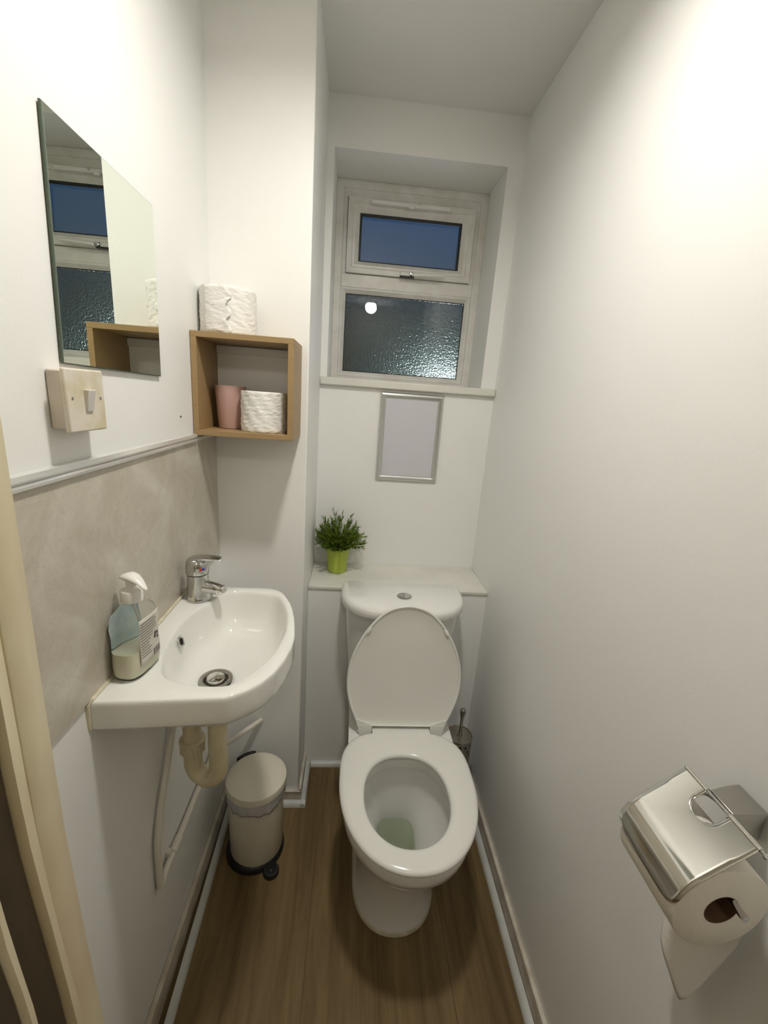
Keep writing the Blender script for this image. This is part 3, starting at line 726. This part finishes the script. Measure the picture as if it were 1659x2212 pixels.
# platform behind the bowl that carries the cistern
pr = lambda hw, y0, y1, z: [(TX + x_, y_, z) for x_, y_ in ((-hw, y0), (hw, y0), (hw, y1), (-hw, y1))]
b.loft([pr(.10, 1.03, 1.36, .22), pr(.14, 1.03, 1.385, .33), pr(.165, 1.03, 1.390, .40), pr(.165, 1.03, 1.390, .428)])
pan = b.build('pan', M_CERAMIC, toi, ang=50)
b = MB(); w_ = egg(TX - .009, .0560, .93, .85, 1.003, .192, 2.4, 4)
b.add(w_, [tuple(range(len(w_)))]); b.build('water', M_WATER, toi, smooth=False)
b = MB(); b.lathe([(.0, 0), (.040, 0.0), (.043, .004)], (TX - .012, .925, .128), n=32); b.build('sump', mat('dark_olive_sump', (.04, .05, .015), .5), toi)  # dark olive disc at the bottom of the bowl
b = MB(); b.loft([egg(FT, .1235, .95, .8035, 1.302, .0005, 2.2, 5), egg(FT, .1238, .95, .8030, 1.302, .006, 2.2, 5), egg(FT, .1205, .95, .8065, 1.300, .013, 2.2, 5)], False, False)
b.build('floor_sealant', M_SEAL, pan, ang=60)
# cistern
b = MB()
cr = lambda hw, yf, z: egg(TX, hw, 1.335, yf, 1.3945, z, 2.6, 9)
b.loft([cr(.165, 1.235, .428), cr(.172, 1.222, .440), cr(.182, 1.205, .58), cr(.196, 1.180, .76), cr(.197, 1.178, .785)]); b.build('cistern', M_CERAMIC, toi, ang=50)
b = MB()
b.loft([cr(.203, 1.172, .782), cr(.2115, 1.163, .786), cr(.2125, 1.160, .798), cr(.2115, 1.161, .808), cr(.207, 1.166, .8165), cr(.198, 1.176, .820)])
cl = b.build('cistern_lid', M_CERAMIC, toi, ang=50)
fb = thing_c = Vector((.598, 1.275, .8200))
b = MB(); b.lathe([(.0250, -.001), (.0250, .0022), (.0235, .0032), (.0222, .0030), (.0215, .0012)], fb, n=44, cap0=True); fbo = b.build('flush_ring', M_CHROME, cl)
for s_, m_ in ((1, M_CHROME), (-1, M_BSTEEL)):
    b = MB(); P = [(fb.x + s_ * .0012 + .35 * .0, fb.y - .0, 0)]
    P = [(fb.x + s_ * (.0010 + .0195 * math.cos(a)), fb.y + .0195 * math.sin(a)) for a in [-PI / 2 + PI * k / 18 for k in range(19)]]
    lo = [(x_, y_, fb.z + .0012) for x_, y_ in P]; hi = [(x_, y_, fb.z + .0038) for x_, y_ in P]
    mi_ = [(fb.x + s_ * .006 + (x_ - fb.x - s_ * .006) * .8, fb.y + (y_ - fb.y) * .8, fb.z + .0030) for x_, y_ in P]
    b.loft([lo, hi, mi_]); b.build('flush_button', m_, fbo)
# seat
b = MB()
o_ = lambda d, z: egg(TX, .1885 - d, .905, .656 + d, 1.082 - d, z, 2.12, 3.3)
i_ = lambda d, z: egg(.5905, .1135 + d, .853, .7145 - d, .986 + d, z, 2.1, 2.3)
b.loft([i_(.004, .4315), o_(.012, .4315), o_(.003, .434), o_(.0, .4395), o_(.0015, .4450), o_(.006, .4485), o_(.016, .4505), i_(.014, .4505), i_(.006, .4490), i_(.001, .4450), i_(0, .440), i_(.001, .435), i_(.004, .4315)], False, False)
b.loft([[(TX + x_, y_, z) for x_, y_ in ((-.091, 1.04), (.091, 1.04), (.091, 1.100), (-.091, 1.100))] for z in (.434, .4504)])
seat = b.build('seat', M_SEAT, toi, ang=60)
# lid (raised, leaning back on the cistern)
hinge = Vector((TX, 1.093, .446)); th = math.radians(7.0)
LW = Vector((0, math.sin(th), math.cos(th))); LN = Vector((0, -math.cos(th), math.sin(th)))
LIDP = [(0, .415), (.035, .4095), (.064, .398), (.088, .380), (.115, .350), (.140, .312), (.160, .272), (.173, .232), (.1795, .195), (.181, .160), (.178, .125), (.1705, .092), (.160, .062), (.150, .038), (.141, .020), (.135, .006), (.133, -.004)]
def lid_outline(d):
    half = []
    for i in range(len(LIDP)):
        a_, b_ = LIDP[max(i - 1, 0)], LIDP[min(i + 1, len(LIDP) - 1)]
        if i == 0: nx, nw = 0, 1
        else:
            tx_, tw_ = b_[0] - a_[0], b_[1] - a_[1]; l_ = math.hypot(tx_, tw_); nx, nw = -tw_ / l_, tx_ / l_
        half.append((max(LIDP[i][0] - nx * d, 0), LIDP[i][1] - nw * d))
    full = [(-x_, w) for x_, w in reversed(half[1:])] + half
    return chaikin_open(full, 2)
def chaikin_open(P_, it):
    for _ in range(it):
        Q = [P_[0]]
        for i in range(len(P_) - 1):
            a_, b_ = P_[i], P_[i + 1]; Q += [(a_[0] * .75 + b_[0] * .25, a_[1] * .75 + b_[1] * .25), (a_[0] * .25 + b_[0] * .75, a_[1] * .25 + b_[1] * .75)]
        P_ = Q + [P_[-1]]
    return P_
def lo_(d, nrm):
    return [hinge + Vector((x_, 0, 0)) + LW * max(w, .014 + d * .35) + LN * nrm for x_, w in lid_outline(d)]
b = MB()
b.loft([lo_(.030, -.010), lo_(.010, -.008), lo_(.002, -.003), lo_(.0, .003), lo_(.0008, .0075), lo_(.003, .0092), lo_(.0055, .0090), lo_(.0075, .0065), lo_(.012, .0045), lo_(.06, .002), lo_(.12, .0010)], True, True)
for s_ in (-1, 1):
    for_ = [(s_ * .093, -.004), (s_ * .1325, -.004), (s_ * .134, .012), (s_ * .141, .030), (s_ * .146, .050), (s_ * .093, .030)]
    b.loft([[hinge + Vector((x_, 0, 0)) + LW * (w - .012) + LN * n_ for x_, w in for_] for n_ in (-.006, .0085)])
lid = b.build('lid', M_SEAT, toi, ang=55)
for s_, w in ((-1, .330), (1, .330)):
    b = MB(); c0 = hinge + Vector((s_ * .121, 0, 0)) + LW * w + LN * .003
    t_ = (Vector((-s_ * .55, 0, 0)) + LW * .83).normalized(); u_ = t_.cross(LN)
    rings = []
    for n_, g_ in ((0, 1), (.007, 1), (.009, .7)):
        rings.append([c0 + LN * n_ + t_ * (.013 * g_ * math.cos(2 * PI * k / 20)) + u_ * (.0045 * g_ * math.sin(2 * PI * k / 20)) for k in range(20)])
    b.loft(rings); b.build('buffer', M_PLW, lid)
b = MB(); b.tube([(TX - .14, 1.096, .438), (TX + .14, 1.096, .438)], .0065, 18); b.build('hinge', M_PLW, toi)

# ================================================================ PEDAL BIN
BX, BY = .1500, 1.0620
bi = thing('pedal_bin', (BX, BY, 0), 'small cream pedal bin with black base beside the toilet', 'bin')
b = MB(); b.lathe([(.088, .0), (.0915, .002), (.0915, .012), (.087, .020), (.082, .024)], (BX - .004, BY, 0), n=56, cap0=True, cap1=True); b.build('base', M_BLACKP, bi)
b = MB(); b.lathe([(.0805, .018), (.082, .022), (.0850, .262), (.0835, .262), (.080, .03), (.0, .028)], (BX, BY, 0), n=64); b.build('body', M_BINB, bi)
b = MB(); n = 90; rings = []
for z0_, r0 in ((.280, .0868), (.272, .0885), (.258, .0895), (.244, .0885), (.236, .0875)):
    R2 = []
    for k in range(n):
        a = 2 * PI * k / n; lowf = (.280 - z0_) / .044
        front = .5 + .5 * math.cos(a - math.radians(-70))
        R2.append((BX + (r0 + .0016 * math.sin(a * 19) * lowf + .001 * math.sin(a * 31)) * math.cos(a), BY + (r0 + .0016 * math.sin(a * 19) * lowf) * math.sin(a), z0_ - lowf * (.012 * front + .004 * math.sin(a * 5) + .002 * math.sin(a * 13))))
    rings.append(R2)
b.loft(rings, False, False); b.build('bin_liner', M_LINER, bi, solid=.0006, ang=80)
b = MB(); b.lathe([(.090, .268), (.0925, .270), (.0930, .284), (.0910, .291), (.080, .2955), (.05, .2985), (.0, .2995)], (BX + .001, BY, 0), n=64, cap0=True); b.build('lid', M_BINB, bi)
bh = Vector((-.52, .85, 0)).normalized(); bt = Vector((bh.y, -bh.x, 0)); c0 = Vector((BX, BY, 0)) + bh * .092
b = MB(); rings = []
for off_, z_ in ((0, .235), (.016, .240), (.020, .262), (.014, .287), (0, .290)):
    rings.append([c0 + bh * (off_ * (1 - (u / .030) ** 2 * .5)) + bt * u + Vector((0, 0, z_)) for u in (-.030, -.018, -.006, .006, .018, .030)] )
b.loft(rings, False, False, closed=False); b.build('hinge_cover', M_BLACKP, bi, solid=.004)
pd = Vector((.60, -.80, 0)).normalized(); c1 = Vector((BX, BY, 0)) + pd * .103
b = MB(); b.lathe([(.0, .001), (.022, .001), (.0245, .004), (.0245, .012), (.022, .016), (.015, .017), (.013, .0145), (.006, .0145), (.004, .0165), (.0, .017)], c1, n=36)
b.tube([Vector((BX, BY, .009)) + pd * .07, c1 + Vector((0, 0, .009))], .009, 12); b.build('pedal', M_BLACKP, bi)

# ================================================================ TOILET BRUSH
QX, QY = .8380, 1.2300
tb = thing('toilet_brush', (QX, QY, 0), 'steel toilet brush in perforated holder behind the toilet, right side', 'toilet brush')
# perforated sleeve: a tube whose wall has real square-ish holes near the top
b = MB(); n = 48; zs = [.004 + i * .0105 for i in range(29)]
V = [(QX + .0455 * math.cos(2 * PI * k / n), QY + .0455 * math.sin(2 * PI * k / n), z) for z in zs for k in range(n)]; F_ = []
for i in range(len(zs) - 1):
    for k in range(n):
        if 20 <= i <= 26 and i % 2 == 0 and k % 4 == (0 if i % 4 == 0 else 2): continue
        a0 = i * n + k; a1 = i * n + (k + 1) % n; F_.append((a0, a1, a1 + n, a0 + n))
b.add(V, F_); hold = b.build('holder', M_DSTEEL, tb, solid=.0012)
b = MB(); b.lathe([(.047, 0), (.0475, .002), (.0465, .006), (.0, .006)], (QX, QY, 0), n=40, cap0=True); b.build('holder_base', M_DSTEEL, tb)
b = MB(); b.lathe([(.040, .0065), (.042, .20), (.0410, .285), (.036, .285), (.036, .01)], (QX, QY, 0), n=40); b.build('inner_cup', M_BLACKP, tb)
b = MB(); b.lathe([(.044, .2965), (.0475, .298), (.0485, .301), (.0475, .3045), (.045, .304), (.043, .3015), (.010, .3025), (.0085, .306), (.0, .306)], (QX, QY, 0), n=48, cap0=True); b.build('lid', M_DSTEEL, tb)
b = MB(); b.lathe([(.0062, .303), (.0052, .32), (.0050, .35), (.0062, .375), (.0095, .388), (.0105, .396), (.0088, .405), (.0, .410)], (QX + .004, QY + .006, 0), n=24); b.build('handle', M_DSTEEL, tb)

# ================================================================ TOILET ROLL HOLDER (right wall)
rh = thing('toilet_roll_holder', (.927, .34, 1.0), 'shiny steel covered toilet roll holder on the right wall', 'toilet roll holder')
CX, CZ, RR = .8440, .9300, .0575
HY0, HY1 = .278, .387; HX, HZ = .8610, 1.0200
RC = .0592
# cover profile: straight tongue from the hinge tangent onto an arc round the roll
P = []
vx, vz = HX - CX, HZ - CZ; dist = math.hypot(vx, vz); base = math.atan2(vz, vx); ta = math.acos(RC / dist)
a_t = base + ta
tx, tz = CX + RC * math.cos(a_t), CZ + RC * math.sin(a_t)
for k in range(9): P.append((HX + (tx - HX) * k / 8, HZ + (tz - HZ) * k / 8))
for k in range(1, 17):
    a = a_t + math.radians(50) * k / 16; P.append((CX + RC * math.cos(a), CZ + RC * math.sin(a)))
# widths with rounded lower corners and a finger notch at the hinge side
b = MB(); ny = 48; th_ = .0011
def arclen(P):
    L_ = [0]
    for i in range(1, len(P)): L_.append(L_[-1] + math.hypot(P[i][0] - P[i - 1][0], P[i][1] - P[i - 1][1]))
    return L_
# resample densely
AL = arclen(P); tot = AL[-1]; NP = 70
def at(s_):
    for i in range(1, len(P)):
        if s_ <= AL[i] + 1e-9:
            t = (s_ - AL[i - 1]) / (AL[i] - AL[i - 1]); return P[i - 1][0] * (1 - t) + P[i][0] * t, P[i - 1][1] * (1 - t) + P[i][1] * t
    return P[-1]
S_ = [tot * i / NP for i in range(NP + 1)]
ym = (HY0 + HY1) / 2 + .002; nr = .0165; nd = .030
def edge(s_):
    rc = .020; d = tot - s_; ins = 0 if d > rc else rc - math.sqrt(max(rc * rc - (rc - d) ** 2, 0))
    return HY0 + ins, HY1 - ins
def notch(s_):                       # half width of the notch at distance s from the hinge
    if s_ <= nd - nr: return nr
    q_ = nr * nr - (s_ - (nd - nr)) ** 2
    return math.sqrt(q_) if q_ > 0 else 0
# left and right strips beside the notch, then the full sheet
def sheet(mb, svals, lo_f, hi_f, n_):
    mb.loft([[(at(s_)[0], lo_f(s_) + (hi_f(s_) - lo_f(s_)) * j / n_, at(s_)[1]) for j in range(n_ + 1)] for s_ in svals], False, False, closed=False)
Sa = [nd * i / 24 for i in range(25)]
Sb = [nd + (tot - nd) * (1 - (1 - i / 50)) for i in range(51)]
sheet(b, Sa, lambda s_: edge(s_)[0], lambda s_: ym - notch(s_), 8)
sheet(b, Sa, lambda s_: ym + notch(s_), lambda s_: edge(s_)[1], 8)
# the full sheet is split at ym so the vertices line up with the strips
sheet(b, Sb, lambda s_: edge(s_)[0], lambda s_: ym, 8); sheet(b, Sb, lambda s_: ym, lambda s_: edge(s_)[1], 8)
b.build('cover', M_STEEL, rh, ang=50, solid=th_)
for y0_, y1_ in ((HY0, ym - nr - .0005), (ym + nr + .0005, HY1)):
    b = MB(); b.tube([(HX + .002, y0_, HZ), (HX + .002, y1_, HZ)], .0032, 16); b.build('hinge_knuckle', M_STEEL, rh)
b = MB(); b.tube([(HX + .002, HY0 - .007, HZ), (HX + .002, HY1 + .002, HZ)], .0021, 14); b.tube([(HX + .002, HY0 - .006, HZ), (HX + .002, HY0 - .0095, HZ)], .0042, 14)
b.build('hinge_pin', M_CHROME, rh)
b = MB()   # wall bracket: tapered block from the wall to the hinge
b.loft([[(WX - .0008, .329, .967), (WX - .0008, .371, .967), (WX - .0008, .371, 1.010), (WX - .0008, .329, 1.010)], [(.898, .3235, .991), (.898, .3625, .991), (.898, .3625, 1.0165), (.898, .3235, 1.0165)], [(HX + .0045, ym - nr, 1.016), (HX + .0045, ym + nr, 1.016), (HX + .0045, ym + nr, HZ + .003), (HX + .0045, ym - nr, HZ + .003)]])
b.build('wall_bracket', M_BSTEEL, rh, bevel=.001)
b = MB(); RY = CX + .010, CZ + .0125
b.tube(smoothpath([(.905, .3600, .985), (.905, .397, .975), (RY[0], .397, RY[1]), (RY[0], .262, RY[1])]), .0042, 16)
b.build('roll_rod', M_CHROME, rh)
# roll on the holder
hr = thing('toilet_roll', (CX, .285, CZ), 'toilet roll hanging under the steel cover on the right wall', 'toilet roll')
ro0, ro1 = .2795, .3800
b = MB(); b.lathe([(.0205, 0), (RR - .001, 0), (RR, .001), (RR, ro1 - ro0 - .001), (RR - .001, ro1 - ro0), (.0205, ro1 - ro0)], (CX, ro0, CZ), axis='y', n=96); b.build('paper', M_TISSUES, hr, ang=50)
b = MB(); b.lathe([(.0205, .0), (.0205, ro1 - ro0), (.0195, ro1 - ro0), (.0195, 0), (.0205, 0)], (CX, ro0, CZ), axis='y', n=40); b.build('core', M_CARD, hr)
b = MB(); rings = []   # torn tail hanging from the wall side of the roll
BOT = [(.380, .742), (.372, .722), (.362, .706), (.350, .690), (.338, .681), (.326, .684), (.316, .704), (.306, .748), (.297, .800), (.289, .850)]
for i in range(25):
    t = i / 24; row = []
    for j_, (yy, zb) in enumerate(BOT):
        z_ = CZ - (CZ - zb) * t; h_ = CZ - z_
        row.append((CX + RR + .001 - .010 * math.sin(min(h_ / .20, 1) * PI / 2) + .0035 * math.sin(j_ * 1.1 + h_ * 16) * min(h_ / .08, 1), yy, z_))
    rings.append(row)
b.loft(rings, False, False, closed=False)
b.build('hanging_sheet', mat('thin_tissue_sheet', (.84, .80, .74), .9, spec=.1, bump=.4, bscale=80), hr, solid=.0005, ang=80)

# ================================================================ CEILING LAMPS (room lamp just above the frame, hall lamp behind the camera)
def ceiling_lamp(P, r, m_, label):
    t = thing('ceiling_lamp', (P.x, P.y, H), label, 'lamp')
    b = MB(); pr_ = [(r * math.sin(a), -r * math.cos(a)) for a in [PI * k / 24 for k in range(0, 18)]]
    b.lathe(pr_, P, n=48); b.build('globe', m_, t)
    r0, z0 = pr_[-1]
    b = MB(); b.lathe([(r0, z0 - .001), (r0 + .003, z0 + .002), (r0 + .012, H - P.z - .012), (r0 + .016, H - P.z - .008), (r0 + .016, H - P.z)], P, n=40, cap0=True, cap1=True); b.build('lamp_base', M_PLW, t)
t = thing('ceiling_lamp', (BULB.x, BULB.y, H), 'flat round lamp on the toilet ceiling, just above the view', 'lamp')
b = MB(); b.lathe([(.0, 0), (BULB_R, 0)], BULB, n=64); b.build('diffuser', M_BULB, t)
b = MB(); b.lathe([(BULB_R + .0005, .002), (BULB_R + .0005, -.019), (BULB_R + .004, -.022), (BULB_R + .009, -.019), (BULB_R + .010, H - BULB.z), (.0, H - BULB.z)], BULB, n=64); b.build('shading_rim', M_PLW, t)  # unseen rim added to screen low-angle light from upper walls and window pane
ceiling_lamp(HALL_BULB, HALL_R, M_HBULB, 'round hall lamp behind the viewer, mirrored in the lower window pane')
